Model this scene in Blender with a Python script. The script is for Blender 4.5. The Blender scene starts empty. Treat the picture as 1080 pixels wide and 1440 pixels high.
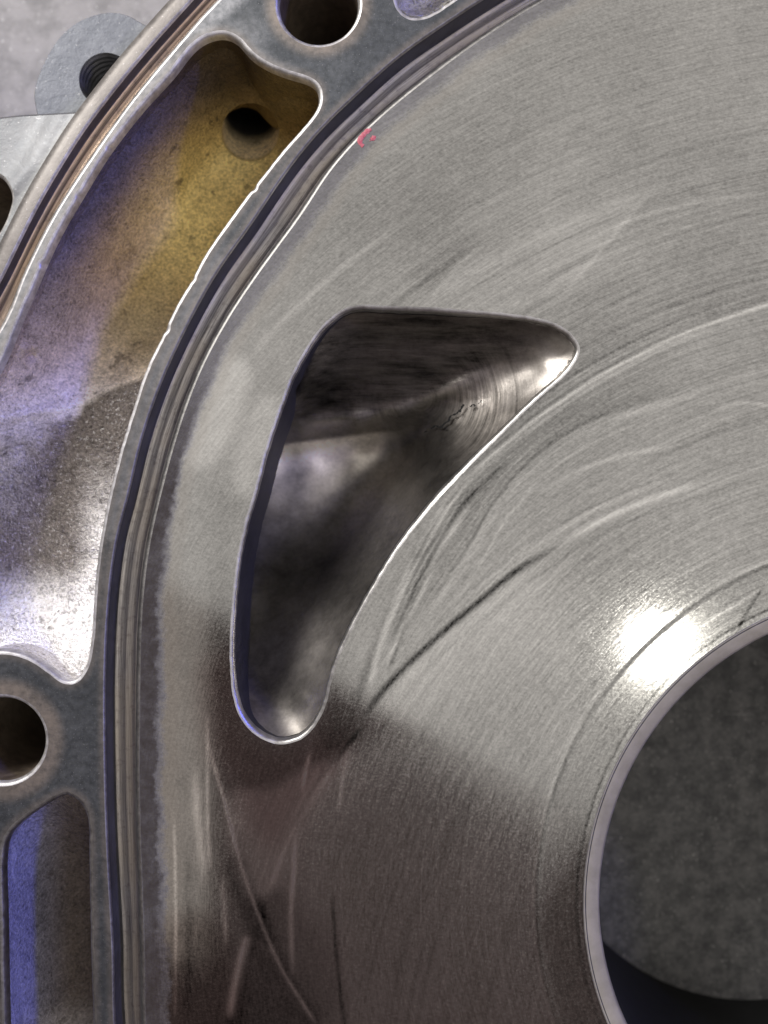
import bpy, math
import numpy as np
from mathutils import Vector
from mathutils.geometry import delaunay_2d_cdt

# ------------------------------------------------------------------ camera, world, lamps
S = 0.00013            # metres per photograph pixel on the machined face (z = 0)
H = 0.17               # camera height above that face
scene = bpy.context.scene
C = scene.collection
cam_d = bpy.data.cameras.new('camera'); cam = bpy.data.objects.new('camera', cam_d); C.objects.link(cam)
cam.location = (0, 0, H)
cam_d.sensor_fit = 'VERTICAL'; cam_d.sensor_height = 24.0
cam_d.lens = 24.0 * H / (1440 * S)
cam_d.clip_start = 0.005; cam_d.clip_end = 50
cam_d.dof.use_dof = True; cam_d.dof.focus_distance = H + 0.001; cam_d.dof.aperture_fstop = cam_d.lens / 2.6
scene.camera = cam

w = bpy.data.worlds.new('World'); scene.world = w; w.use_nodes = True
w.node_tree.nodes['Background'].inputs[0].default_value = (0.32, 0.238, 0.235, 1)
w.node_tree.nodes['Background'].inputs[1].default_value = 0.20
scene.view_settings.view_transform = 'Standard'
scene.view_settings.look = 'None'
scene.view_settings.exposure = 0.5

def lamp(name, loc, target, sx, sy, power, col, roll=0.0, shape='RECTANGLE', spread=180):
    d = bpy.data.lights.new(name, 'AREA'); d.shape = shape; d.size = sx; d.size_y = sy
    d.energy = power; d.color = col; d.spread = math.radians(spread)
    o = bpy.data.objects.new(name, d); C.objects.link(o); o.location = loc
    q = (Vector(target) - Vector(loc)).to_track_quat('-Z', 'Y')
    o.rotation_euler = q.to_euler()
    if roll: o.rotation_euler.rotate_axis('Z', roll)
    return o

# wide ceiling lamp (its mirror image covers the upper part of the face), bare bulb, an added side fill
# the lower edges of the ceiling lamp and the sheen fill run along the diagonal where the sheen on the face stops
def edge_lamp(name, mid, half_w, height, power, col):
    a = math.radians(-29.8); nx, ny = -math.sin(a), math.cos(a)
    c = (mid[0]+nx*height/2, mid[1]+ny*height/2)
    o = lamp(name, (c[0], c[1], 1.2), (c[0], c[1], 0), half_w*2, height, power, col); o.rotation_euler = (0, 0, a); return o
edge_lamp('ceiling_lamp', (0.15, -0.375), 0.95, 1.35, 3.6, (1.0, 0.985, 0.955))
edge_lamp('sheen_fill', (0.30, -0.462), 0.40, 0.58, 2.5, (1.0, 0.975, 0.92))  # added lamp, no source seen; brightens the sheen around the bulb
lamp('bulb_lamp', (0.402, -0.196, 1.19), (0, 0, 0), 0.055, 0.055, 0.24, (1.0, 0.97, 0.90), 0, 'DISK')
lamp('side_fill', (-1.3, 1.5, 1.3), (0, 0, 0), 1.0, 1.0, 38, (1.0, 0.98, 0.97))  # added fill without a known source, lifts floor and pockets
def torch(name, loc, target, power, col, cone, radius):
    d = bpy.data.lights.new(name, 'SPOT'); d.energy = power; d.color = col; d.spot_size = math.radians(cone); d.spot_blend = .8; d.shadow_soft_size = radius
    o = bpy.data.objects.new(name, d); C.objects.link(o); o.location = loc
    o.rotation_euler = (Vector(target)-Vector(loc)).to_track_quat('-Z', 'Y').to_euler(); return o
lamp('strip_fill', (-0.315, -0.36, 1.2), (-0.315, -0.36, 0), 0.11, 0.60, 0.055, (1.0, .93, .86))  # added narrow fill, unseen; puts a reflection on the lower left face
torch('blue_torch', (0.95, 0.42, 0.80), (-0.098, -0.035, 0), 110.0, (0.10, 0.13, 1.0), 7.6, 0.15)

# ------------------------------------------------------------------ curve helpers (plan pixels -> metres)
CX, CY = 540.0, 720.0
BC = np.array([1262.0, 1270.0])      # bore centre
rng = np.random.default_rng(7)

def P(*a): return np.array(a, float).reshape(-1, 2)

def spline(p, step=3.0, closed=True, smooth=0):
    p = np.asarray(p, float); n = len(p); out = []
    idx = range(n if closed else n - 1)
    for i in idx:
        if closed: a, b, c, d = p[(i-1) % n], p[i], p[(i+1) % n], p[(i+2) % n]
        else: a, b, c, d = p[max(i-1, 0)], p[i], p[i+1], p[min(i+2, n-1)]
        # centripetal Catmull-Rom
        t0 = 0; t1 = t0 + max(np.linalg.norm(b-a), 1e-3)**.5; t2 = t1 + max(np.linalg.norm(c-b), 1e-3)**.5
        t3 = t2 + max(np.linalg.norm(d-c), 1e-3)**.5
        t = np.linspace(t1, t2, 24, endpoint=False)[:, None]
        A1 = (t1-t)/(t1-t0)*a + (t-t0)/(t1-t0)*b if t1 > 0.05 else np.repeat(b[None], 24, 0)
        A2 = (t2-t)/(t2-t1)*b + (t-t1)/(t2-t1)*c
        A3 = (t3-t)/(t3-t2)*c + (t-t2)/(t3-t2)*d if t3-t2 > 0.05 else np.repeat(c[None], 24, 0)
        B1 = (t2-t)/(t2-t0)*A1 + (t-t0)/(t2-t0)*A2
        B2 = (t3-t)/(t3-t1)*A2 + (t-t1)/(t3-t1)*A3
        out.append((t2-t)/(t2-t1)*B1 + (t-t1)/(t2-t1)*B2)
    q = np.concatenate(out)
    if not closed: q = np.vstack([q, p[-1:]])
    q = resample(q, step, closed)
    for _ in range(smooth):
        if closed: q = (np.roll(q, 1, 0) + 2*q + np.roll(q, -1, 0)) / 4
        else: q[1:-1] = (q[:-2] + 2*q[1:-1] + q[2:]) / 4
    return q

def resample(q, step, closed):
    r = np.vstack([q, q[:1]]) if closed else q
    s = np.concatenate([[0], np.cumsum(np.linalg.norm(np.diff(r, axis=0), axis=1))])
    n = max(8, int(round(s[-1] / step)))
    t = np.linspace(0, s[-1], n, endpoint=not closed)
    return np.stack([np.interp(t, s, r[:, 0]), np.interp(t, s, r[:, 1])], 1)

def area2(p): x, y = p[:, 0], p[:, 1]; return np.sum(x*np.roll(y, -1) - np.roll(x, -1)*y)
def inward(p):
    t = np.roll(p, -1, 0) - np.roll(p, 1, 0); t /= np.linalg.norm(t, axis=1)[:, None] + 1e-9
    n = np.stack([-t[:, 1], t[:, 0]], 1)
    return n if area2(p) > 0 else -n
def offset(p, d):                     # d > 0 shrinks the loop
    n = inward(p)
    for _ in range(3): n = (np.roll(n, 1, 0) + 2*n + np.roll(n, -1, 0)) / 4
    return p + n*d
def nicked(p, amp=0.6, nicks=(), seed=1):
    r = np.random.default_rng(seed); n = len(p)
    k = r.normal(size=n); k = (k + np.roll(k, 1) + np.roll(k, 2)*.6) / 1.6
    k2 = r.normal(size=n//6+2); k2 = np.interp(np.arange(n)/6, np.arange(len(k2)), k2)
    k = (np.roll(k, 2)+2*np.roll(k, 1)+3*k+2*np.roll(k, -1)+np.roll(k, -2))/6; off = (k*.45 + k2*.13)*amp
    for (x, y, dep, wd) in nicks:
        d = np.hypot(p[:, 0]-x, p[:, 1]-y); off -= dep*np.exp(-(d/wd)**2)
    return p + inward(p)*off[:, None]
def pip(pts, poly):
    x, y = pts[:, 0], pts[:, 1]; ins = np.zeros(len(pts), bool)
    x0, y0 = poly[:, 0], poly[:, 1]; x1, y1 = np.roll(x0, -1), np.roll(y0, -1)
    for a, b, c, d in zip(x0, y0, x1, y1):
        if b == d: continue
        m = (b > y) != (d > y)
        ins ^= m & (x < (c-a)*(y-b)/(d-b) + a)
    return ins
def pdist(pts, line, closed=False, signed=False):
    """distance of points to a polyline; signed: + on the right-hand side seen along it in the picture"""
    L = np.vstack([line, line[:1]]) if closed else line
    best = np.full(len(pts), 1e9); sg = np.ones(len(pts)); tt = np.zeros(len(pts))
    nseg = len(L)-1; dense = len(L) > 60
    for i in range(nseg):
        a, b = L[i], L[i+1]; ab = b-a; l2 = ab@ab
        if l2 < 1e-9 or (dense and l2 > 900): continue      # a cut-out of a ring: no chord across the cut
        ap = pts-a; t = np.clip((ap@ab)/l2, 0, 1)
        d = np.hypot(ap[:, 0]-t*ab[0], ap[:, 1]-t*ab[1]); m = d < best
        best[m] = d[m]; tt[m] = (i+t[m])/nseg
        if signed:
            cr = ab[0]*ap[:, 1]-ab[1]*ap[:, 0]; sg[m] = np.where(cr[m] >= 0, 1., -1.)
    return (best*sg, tt) if signed else best
def sst(a, b, x): t = np.clip((x-a)/(b-a), 0, 1); return t*t*(3-2*t)
def world(p, z):                      # plan pixels + z in mm
    z = np.broadcast_to(np.asarray(z, float), (len(p),))
    return np.stack([(p[:, 0]-CX)*S, (CY-p[:, 1])*S, z*0.001], 1)
def plan(app, z):                     # where a point seen at picture pixel `app` lies when it is z mm above the face
    k = (H - np.broadcast_to(np.asarray(z, float), (len(app),))*0.001)/H
    return np.stack([CX+(app[:, 0]-CX)*k, CY+(app[:, 1]-CY)*k], 1)

# ------------------------------------------------------------------ mesh helpers
ROOT = None
def make(name, verts, faces, mats, parent, smooth=True, midx=None, attrs=None, origin=None):
    me = bpy.data.meshes.new(name)
    v = np.asarray(verts, float)
    if origin is not None: v = v - np.asarray(origin)
    me.from_pydata(v.tolist(), [], [tuple(int(k) for k in f) for f in faces])
    for m in mats: me.materials.append(m)
    if midx is not None: me.polygons.foreach_set('material_index', np.asarray(midx, np.int32))
    me.polygons.foreach_set('use_smooth', np.full(len(me.polygons), smooth))
    if attrs:
        for k, a in attrs.items():
            a = np.asarray(a, np.float32)
            if a.ndim == 1:
                at = me.attributes.new(k, 'FLOAT', 'POINT'); at.data.foreach_set('value', a)
            else:
                at = me.attributes.new(k, 'FLOAT_COLOR', 'POINT')
                at.data.foreach_set('color', np.concatenate([a, np.ones((len(a), 1), np.float32)], 1).ravel())
    me.update()
    o = bpy.data.objects.new(name, me); C.objects.link(o)
    if origin is not None: o.location = origin
    if parent is not None: o.parent = parent
    return o

def loft(name, rings, zs, mats, parent, closed=True, seg_mat=None, attrs=None, cap=False, flip=False):
    n = len(rings[0]); V = np.concatenate([world(r, z) for r, z in zip(rings, zs)]); F = []; MI = []
    m = n if closed else n-1
    for j in range(len(rings)-1):
        for i in range(m):
            a, b = j*n+i, j*n+(i+1) % n
            F.append((a, b, b+n, a+n)); MI.append(seg_mat[j] if seg_mat else 0)
    if cap:
        k = (len(rings)-1)*n; F.append(tuple(range(k, k+n))); MI.append(seg_mat[-1] if seg_mat else 0)
    o = make(name, V, F, mats, parent, True, MI, attrs)
    bme = o.data
    return o

def cdt(loop, holes, fine, bounds=None, coarse=40.0, jitter=.25):
    """triangulate the area in `loop` minus `holes`; interior points every `fine` px inside `bounds`, else `coarse`"""
    loops = [loop]+list(holes); pts = np.concatenate(loops); edges = []; k = 0
    for l in loops:
        n = len(l); edges += [(k+i, k+(i+1) % n) for i in range(n)]; k += n
    lo, hi = loop.min(0), loop.max(0)
    def grid(st, x0, y0, x1, y1):
        gx, gy = np.meshgrid(np.arange(x0, x1, st), np.arange(y0, y1, st*.87))
        gx = gx + (np.arange(gx.shape[0]) % 2)[:, None]*st*.5
        g = np.stack([gx.ravel(), gy.ravel()], 1)
        return g + rng.uniform(-jitter, jitter, g.shape)*st
    if bounds is None: G = grid(fine, lo[0], lo[1], hi[0], hi[1])
    else:
        b = bounds
        Gf = grid(fine, max(b[0], lo[0]), max(b[1], lo[1]), min(b[2], hi[0]), min(b[3], hi[1]))
        Gc = grid(coarse, lo[0], lo[1], hi[0], hi[1])
        out = ~((Gc[:, 0] > b[0]-coarse*.4) & (Gc[:, 0] < b[2]+coarse*.4) & (Gc[:, 1] > b[1]-coarse*.4) & (Gc[:, 1] < b[3]+coarse*.4))
        G = np.concatenate([Gf, Gc[out]])
    ok = pip(G, loop)
    for h in holes: ok &= ~pip(G, h)
    G = G[ok]
    # keep clear of the outlines (hash test against densified loop points)
    cell = fine*.7
    occ = set()
    for l in loops:
        d = resample(l, cell*.5, True); ij = np.floor(d/cell).astype(int)
        for a, b in ij.tolist():
            occ.add((a, b))
    ij = np.floor(G/cell).astype(int)
    G = G[[(a, b) not in occ for a, b in ij.tolist()]]
    allp = np.concatenate([pts, G])
    r = delaunay_2d_cdt([Vector(p) for p in allp.tolist()], edges, [], 0, 1e-5)
    V = np.array([tuple(v) for v in r[0]]); T = np.array([f for f in r[2] if len(f) == 3])
    cen = V[T].mean(1); ok = pip(cen, loop)
    for h in holes: ok &= ~pip(cen, h)
    T = T[ok]
    a = V[T]; cr = (a[:, 1, 0]-a[:, 0, 0])*(a[:, 2, 1]-a[:, 0, 1])-(a[:, 1, 1]-a[:, 0, 1])*(a[:, 2, 0]-a[:, 0, 0])
    T[cr > 0] = T[cr > 0][:, ::-1]       # picture y points down: make normals face +z
    used = np.unique(T); mp = np.full(len(V), -1); mp[used] = np.arange(len(used))
    return V[used], mp[T]

# ------------------------------------------------------------------ materials
class NT:
    def __init__(s, name):
        s.m = bpy.data.materials.new(name); s.m.use_nodes = True; s.t = s.m.node_tree
        s.b = s.t.nodes['Principled BSDF']
    def n(s, ty, **kw):
        x = s.t.nodes.new(ty)
        for k, v in kw.items(): setattr(x, k, v)
        return x
    def put(s, sock, v):
        if isinstance(v, bpy.types.NodeSocket): s.t.links.new(v, sock)
        elif v is not None:
            if isinstance(v, (tuple, list)) and len(v) == 3 and sock.type == 'RGBA': v = (*v, 1)
            sock.default_value = v
    def math(s, op, a, b=None, clamp=False):
        x = s.n('ShaderNodeMath', operation=op, use_clamp=clamp); s.put(x.inputs[0], a)
        if b is not None: s.put(x.inputs[1], b)
        return x.outputs[0]
    def add(s, a, b): return s.math('ADD', a, b)
    def mul(s, a, b): return s.math('MULTIPLY', a, b)
    def ramp(s, v, a, b, lo=0.0, hi=1.0):
        x = s.n('ShaderNodeMapRange'); x.interpolation_type = 'SMOOTHSTEP'
        s.put(x.inputs[0], v); x.inputs[1].default_value = a; x.inputs[2].default_value = b
        x.inputs[3].default_value = lo; x.inputs[4].default_value = hi
        return x.outputs[0]
    def mix(s, f, a, b, blend='MIX'):
        x = s.n('ShaderNodeMix', data_type='RGBA', blend_type=blend)
        s.put(x.inputs[0], f); s.put(x.inputs[6], a); s.put(x.inputs[7], b)
        return x.outputs[2]
    def grey(s, v):
        x = s.n('ShaderNodeCombineColor')
        for i in range(3): s.t.links.new(v, x.inputs[i])
        return x.outputs[0]
    def attr(s, name):
        return s.n('ShaderNodeAttribute', attribute_name=name)
    def obj(s): return s.n('ShaderNodeTexCoord').outputs['Object']
    def noise(s, vec, scale, detail=3, rough=.6, dist=0.0):
        x = s.n('ShaderNodeTexNoise'); s.put(x.inputs['Vector'], vec)
        x.inputs['Scale'].default_value = scale; x.inputs['Detail'].default_value = detail
        x.inputs['Roughness'].default_value = rough; x.inputs['Distortion'].default_value = dist
        return x.outputs['Fac']
    def scaled(s, vec, sc, rot=(0, 0, 0)):
        x = s.n('ShaderNodeMapping'); s.put(x.inputs['Vector'], vec)
        x.inputs['Scale'].default_value = sc; x.inputs['Rotation'].default_value = rot
        return x.outputs[0]
    def polar(s, vec, centre=(0, 0), ks=1.0):
        """(angle * ks, radius) coordinates about a centre given in object space"""
        q = s.n('ShaderNodeSeparateXYZ'); s.put(q.inputs[0], vec)
        x = s.add(q.outputs[0], -centre[0]); y = s.add(q.outputs[1], -centre[1])
        r = s.math('SQRT', s.add(s.mul(x, x), s.mul(y, y))); a = s.math('ARCTAN2', y, s.math('MULTIPLY', x, -1.0))
        c = s.n('ShaderNodeCombineXYZ'); s.put(c.inputs[0], s.mul(a, ks)); s.put(c.inputs[1], r)
        return c.outputs[0], r
    def bump(s, h, strength, dist, normal=None):
        x = s.n('ShaderNodeBump'); x.inputs['Strength'].default_value = strength; x.inputs['Distance'].default_value = dist
        s.put(x.inputs['Height'], h); s.put(x.inputs['Normal'], normal)
        return x.outputs[0]
    def out(s, col=None, rough=None, metal=None, normal=None, spec=None):
        s.put(s.b.inputs['Base Color'], col); s.put(s.b.inputs['Roughness'], rough)
        s.put(s.b.inputs['Metallic'], metal); s.put(s.b.inputs['Normal'], normal)
        if spec is not None: s.put(s.b.inputs['Specular IOR Level'], spec)
        return s.m

def mat_face():
    k = NT('worn_ground_iron'); o = k.obj()
    pol, r = k.polar(o, (0, 0), 0.075)
    pol2, _ = k.polar(o, (0.010, -0.035), 0.09)
    wear_sheen = k.attr('tone').outputs['Fac']; ruf = k.attr('ruf').outputs['Fac']; dist = k.attr('seal').outputs['Fac']  # tone holds wear marks plus painted sheen and highlights
    refl_tint = k.attr('refl_tint').outputs['Color']
    # grain: short dashes round the bore + fine honing speckle + long swirl scratches
    g1 = k.noise(k.scaled(pol, (500, 2600, 1)), 1, 3, .65)
    g2 = k.noise(k.scaled(o, (1500, 2300, 1), (0, 0, .5)), 1, 2, .7)
    sw = k.noise(k.scaled(pol, (16, 1500, 1)), 1, 3, .7, .1)
    sw2 = k.noise(k.scaled(pol2, (14, 1000, 1)), 1, 3, .75, .2)
    blot = k.noise(o, 34, 4, .6)
    mott = k.noise(o, 240, 4, .65)
    swm = k.attr('swirl').outputs['Fac']
    v = k.add(1.0, k.mul(k.add(g1, -.5), .7)); v = k.add(v, k.mul(k.add(g2, -.5), .8)); v = k.add(v, k.mul(k.add(k.noise(o, 1000, 4, .7), -.5), .6))
    v = k.add(v, k.mul(k.mul(k.add(k.mul(sw, .6), k.add(k.mul(sw2, .7), -.65)), 1.0), swm))
    v = k.add(v, k.mul(k.add(blot, -.5), .6)); v = k.add(v, k.mul(k.add(mott, -.5), .25))
    v = k.add(v, k.mul(wear_sheen, k.add(.7, k.mul(sw2, 2.6))))
    col = k.mix(1.0, (.435, .43, .41), k.grey(k.math('MAXIMUM', v, .05)), 'MULTIPLY')
    col = k.mix(1.0, col, refl_tint, 'MULTIPLY')
    # carbon baked along the seal groove: ragged inner edge
    rag = k.add(dist, k.mul(k.add(k.noise(o, 650, 4, .7), -.5), -18.0)); rag = k.add(rag, k.mul(k.add(k.noise(o, 120, 2, .5), -.5), -16.0))
    cb = k.mul(k.ramp(rag, 14.0, 30.0, 1.0, 0.0), k.ramp(dist, 0.0, 3.5, 0.0, 1.0)); cb = k.mul(cb, k.mul(k.attr('carbon').outputs['Fac'], k.ramp(k.noise(o, 38, 3, .6), .3, .6, .82, 1.0))); cb = k.math('MINIMUM', cb, 1.0)
    cpat = k.ramp(k.noise(o, 420, 5, .7), .3, .66, .90, 1.0)
    cb = k.mul(k.mul(cb, cpat), .95)
    col = k.mix(cb, col, (.045, .036, .028))
    # lighter burnt film just beyond the carbon
    film = k.mul(k.ramp(rag, 22.0, 30.0, 0.0, 1.0), k.ramp(rag, 34.0, 48.0, 1.0, 0.0))
    col = k.mix(k.mul(film, .2), col, (.50, .45, .40))
    rr = k.add(k.add(.082, ruf), k.mul(k.add(g1, -.5), .08)); rr = k.add(rr, k.mul(k.add(g2, -.5), .07)); rr = k.add(rr, k.mul(k.add(sw, -.5), .05)); rr = k.add(rr, k.mul(k.ramp(k.noise(o, 2400, 2, .6), .48, .68), .06)); rr = k.add(rr, k.mul(cb, .22))
    met = k.add(1.0, k.mul(cb, -.95))
    h = k.add(k.mul(g1, .6), k.mul(g2, .4)); h = k.add(h, k.mul(k.mul(sw, swm), .7)); h = k.add(h, k.mul(cb, k.mul(cpat, -1.5)))
    nn = k.bump(h, .10, .00004)
    tg = k.n('ShaderNodeTangent', direction_type='RADIAL', axis='Z')
    k.b.inputs['Anisotropic'].default_value = .1
    k.t.links.new(tg.outputs[0], k.b.inputs['Tangent'])
    k.put(k.b.inputs['Specular IOR Level'], k.add(.22, k.mul(cb, -.19)))
    return k.out(col, rr, met, nn)

def mat_metal(name, c0, c1, rough=.4, metal=1.0, nscale=500, bump=.3, bdist=.00006, streak=None, speck=0.0, spots=None, mid=110, rvar=.15):
    """mottled metal: two tones, fine grain, bright flecks, optional dark spots"""
    k = NT(name); o = k.obj()
    n1 = k.noise(o, nscale, 5, .7); n2 = k.noise(o, mid, 4, .6)
    f = k.add(k.mul(n1, .55), k.mul(n2, .55)); f = k.ramp(f, .33, .78)
    col = k.mix(f, c0, c1)
    if streak:
        st = k.noise(k.scaled(o, streak), 1, 3, .65); col = k.mix(k.ramp(st, .35, .75, 0, .5), col, tuple(min(1, 1.7*x) for x in c1))
    if speck:
        s = k.ramp(k.noise(o, nscale*2.2, 2, .5), .66, .74); col = k.mix(k.mul(s, speck), col, (.85, .83, .8))
    if spots:
        s = k.ramp(k.noise(o, spots[0], 3, .6), .60, .70); col = k.mix(k.mul(s, spots[2]), col, spots[1])
    tint = k.attr('tint')
    return k, o, col, n1, n2

def metal(name, c0, c1, rough=.4, metal=1.0, bump=.3, bdist=.00006, rvar=.15, nscale=500, **kw):
    k, o, col, n1, n2 = mat_metal(name, c0, c1, nscale=nscale, **kw)
    rr = k.add(rough, k.mul(k.add(n1, -.5), rvar*2))
    return k.out(col, rr, metal, k.bump(k.add(n1, k.mul(n2, .5)), bump, bdist))

def mat_cast():
    """cast pocket skin; colour layout comes from the attribute holding residue and painted light"""
    k = NT('stained_cast_metal'); o = k.obj()
    st = k.attr('stain_light').outputs['Color']; bare = k.attr('bare').outputs['Fac']
    n1 = k.noise(o, 1700, 3, .75); n2 = k.noise(o, 330, 5, .75); n3 = k.noise(o, 70, 3, .6)
    v = k.add(1.08, k.mul(k.add(n1, -.5), 2.7)); v = k.add(v, k.mul(k.add(n2, -.5), 1.5)); v = k.add(v, k.mul(k.add(n3, -.5), .5))
    col = k.mix(1.0, st, k.grey(k.math('MAXIMUM', v, .12)), 'MULTIPLY')
    pit = k.ramp(k.noise(o, 300, 3, .6), .62, .70); col = k.mix(k.mul(pit, .55), col, (.05, .04, .03))
    gl = k.mul(k.ramp(k.noise(o, 1500, 3, .7), .57, .68), bare); col = k.mix(k.mul(gl, .8), col, (.86, .84, .82))
    rr = k.add(k.add(.62, k.mul(bare, -.22)), k.mul(k.add(n1, -.5), .3))
    h = k.add(n1, k.mul(n2, 1.4))
    nn = k.bump(h, 1.0, .00034)
    return k.out(col, rr, k.mul(bare, .95), nn, .3)

def mat_port():
    k = NT('machined_port_iron'); o = k.obj()
    tone = k.attr('tone').outputs['Fac']; strm = k.attr('striate').outputs['Fac']; ph = k.attr('phase').outputs['Fac']; led = k.attr('ledge').outputs['Fac']
    n1 = k.noise(o, 1300, 4, .7); n3 = k.noise(o, 110, 5, .65); n4 = k.noise(o, 330, 4, .6)
    n2 = k.noise(k.scaled(o, (70, 620, 420)), 1, 4, .7)
    c = k.n('ShaderNodeCombineXYZ'); k.put(c.inputs[0], ph); k.put(c.inputs[1], k.mul(n3, 1.6))
    wv = k.mul(k.add(k.mul(k.noise(c.outputs[0], 1.4, 4, .7), 2.6), -1.3), strm)
    v = k.add(1.0, k.mul(k.add(n1, -.5), .7)); v = k.add(v, k.mul(k.add(n3, -.5), 1.5)); v = k.add(v, k.mul(k.add(n4, -.5), .7))
    v = k.add(v, k.mul(k.mul(k.add(n2, -.5), 3.2), led)); v = k.add(v, k.mul(wv, 1.5))
    v = k.mul(k.math('MAXIMUM', v, .15), tone)
    col = k.mix(1.0, (1.0, .92, .82), k.grey(k.math('MAXIMUM', v, .012)), 'MULTIPLY')
    rr = k.add(.36, k.mul(k.add(n4, -.5), .22))
    h = k.add(k.mul(n1, .25), k.add(k.mul(k.mul(n2, led), 1.5), k.mul(wv, .22)))
    return k.out(col, rr, k.add(.92, k.mul(tone, -.45)), k.bump(h, .5, .00018))

def mat_groove(name, cols, closed_dark=None):
    """groove floor: fine machining lines along its length by the `across` attribute"""
    k = NT(name); o = k.obj(); a = k.attr('across').outputs['Fac']; l = k.attr('along').outputs['Fac']
    c = k.n('ShaderNodeCombineXYZ'); k.put(c.inputs[0], k.mul(l, .012)); k.put(c.inputs[1], k.mul(a, .55))
    st = k.noise(c.outputs[0], 1, 4, .7); n1 = k.noise(o, 700, 4, .7); n2 = k.noise(o, 60, 3, .6)
    col = k.mix(k.ramp(st, .32, .68), cols[0], cols[1]); col = k.mix(k.ramp(n2, .35, .68, 0, .7), col, cols[2])
    col = k.mix(k.ramp(n1, .5, .75, 0, .45), col, (.12, .10, .10))
    return k.out(col, k.add(.38, k.mul(k.add(n1, -.5), .25)), .9, k.bump(k.add(st, k.mul(n1, .5)), .45, .00008))

def mat_land():
    """dark oxidised joint face with paler worn haloes given by the halo attribute"""
    k = NT('oxidised_joint_face'); o = k.obj()
    halo = k.attr('halo').outputs['Fac']; lite = k.attr('lite').outputs['Fac']
    n1 = k.noise(o, 900, 4, .7); n2 = k.noise(o, 150, 4, .65); n3 = k.noise(o, 2600, 2, .6)
    col = k.mix(k.ramp(k.add(k.mul(n1, .5), k.mul(n2, .5)), .36, .68), (.085, .092, .095), (.155, .163, .165))
    col = k.mix(k.ramp(n3, .62, .74, 0, .4), col, (.45, .45, .44))
    col = k.mix(lite, col, k.mix(k.ramp(n1, .3, .7), (.27, .28, .28), (.44, .44, .435)))
    hm = k.mul(halo, k.ramp(k.add(k.mul(n2, .6), k.mul(n1, .4)), .3, .62, .35, 1.0))
    col = k.mix(hm, col, (.36, .31, .255))
    bl = k.ramp(k.noise(o, 75, 4, .6), .54, .66); col = k.mix(k.mul(bl, .45), col, (.06, .065, .066))
    return k.out(col, k.add(.47, k.mul(k.add(n1, -.5), .3)), .85, k.bump(k.add(n1, k.mul(n3, .5)), .35, .00006))

def mat_concrete():
    k = NT('concrete'); o = k.obj()
    n1 = k.noise(o, 26, 5, .6); n2 = k.noise(o, 300, 4, .7); n3 = k.noise(o, 1200, 3, .7)
    col = k.mix(k.ramp(n1, .3, .7), (.40, .385, .385), (.52, .505, .50))
    col = k.mix(k.ramp(n2, .45, .75, 0, .35), col, (.62, .60, .59))
    col = k.mix(k.ramp(n3, .60, .74, 0, .55), col, (.20, .195, .19))
    bl = k.ramp(k.noise(o, 130, 6, .7), .42, .66); col = k.mix(k.mul(bl, .6), col, (.25, .245, .24))
    sp = k.ramp(k.noise(o, 900, 1, .5), .68, .74); col = k.mix(k.mul(sp, .8), col, (.85, .85, .82))
    return k.out(col, .85, 0.0, k.bump(k.add(n2, k.mul(n3, .6)), .5, .0004), .3)

M_face = mat_face(); M_cast = mat_cast(); M_port = mat_port(); M_land = mat_land(); M_conc = mat_concrete()
M_edge = metal('bright_worn_edge', (.30, .285, .265), (.84, .82, .78), .46, .6, .5, .0001, nscale=700, mid=75)
M_edge2 = metal('dull_worn_edge', (.22, .212, .2), (.42, .41, .385), .48, 1.0, .5, .0001, nscale=900)
M_lip = metal('rounded_port_lip', (.34, .33, .31), (.74, .72, .68), .40, .9, .5, .0001, nscale=500, mid=60)
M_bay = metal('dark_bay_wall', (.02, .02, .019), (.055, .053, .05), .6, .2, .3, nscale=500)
M_wall = metal('dark_machined_wall', (.035, .035, .04), (.09, .09, .10), .5, .4, .3, nscale=600)
M_copper = mat_groove('brown_tinted_groove', ((.48, .34, .235), (.80, .62, .46), (.34, .28, .25)))
M_mauve = mat_groove('grey_mauve_groove', ((.21, .197, .20), (.54, .515, .50), (.46, .41, .355)))
M_skirt = metal('tan_filmed_alloy', (.17, .155, .14), (.29, .27, .245), .5, .75, .5, .00012, nscale=900, speck=.25)
M_flange = metal('pale_cast_alloy', (.155, .16, .163), (.26, .26, .256), .5, .75, .5, .00012, nscale=900, speck=.25)
M_lug = metal('machined_grey_alloy', (.165, .175, .19), (.255, .265, .28), .5, .6, .6, .00015, nscale=700, mid=260, speck=.25)
M_ring = metal('pale_bore_chamfer', (.38, .35, .27), (.53, .49, .39), .5, .5, .15, .00004, nscale=300)
M_dark = metal('black_iron', (.006, .006, .006), (.015, .015, .015), .95, 0.0, .3, nscale=300)  # near-black dull metal for the bore wall and pits
M_hole = metal('dark_hole_iron', (.13, .10, .075), (.30, .24, .18), .5, .6, .5, .0001, nscale=700)
def mat_paint():
    k = NT('red_paint'); o = k.obj(); n = k.noise(o, 1500, 3, .7)
    return k.out(k.mix(k.ramp(n, .4, .7), (.62, .12, .14), (.72, .26, .27)), .6, 0.0, k.bump(n, .4, .0001))
M_paint = mat_paint()

# ------------------------------------------------------------------ outlines traced as plan pixels of the joint face
def loop180(vis, ext):                # half outline + the same turned 180 degrees about the bore
    half = np.vstack([vis, ext]); return np.vstack([half, 2*BC-half])
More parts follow.
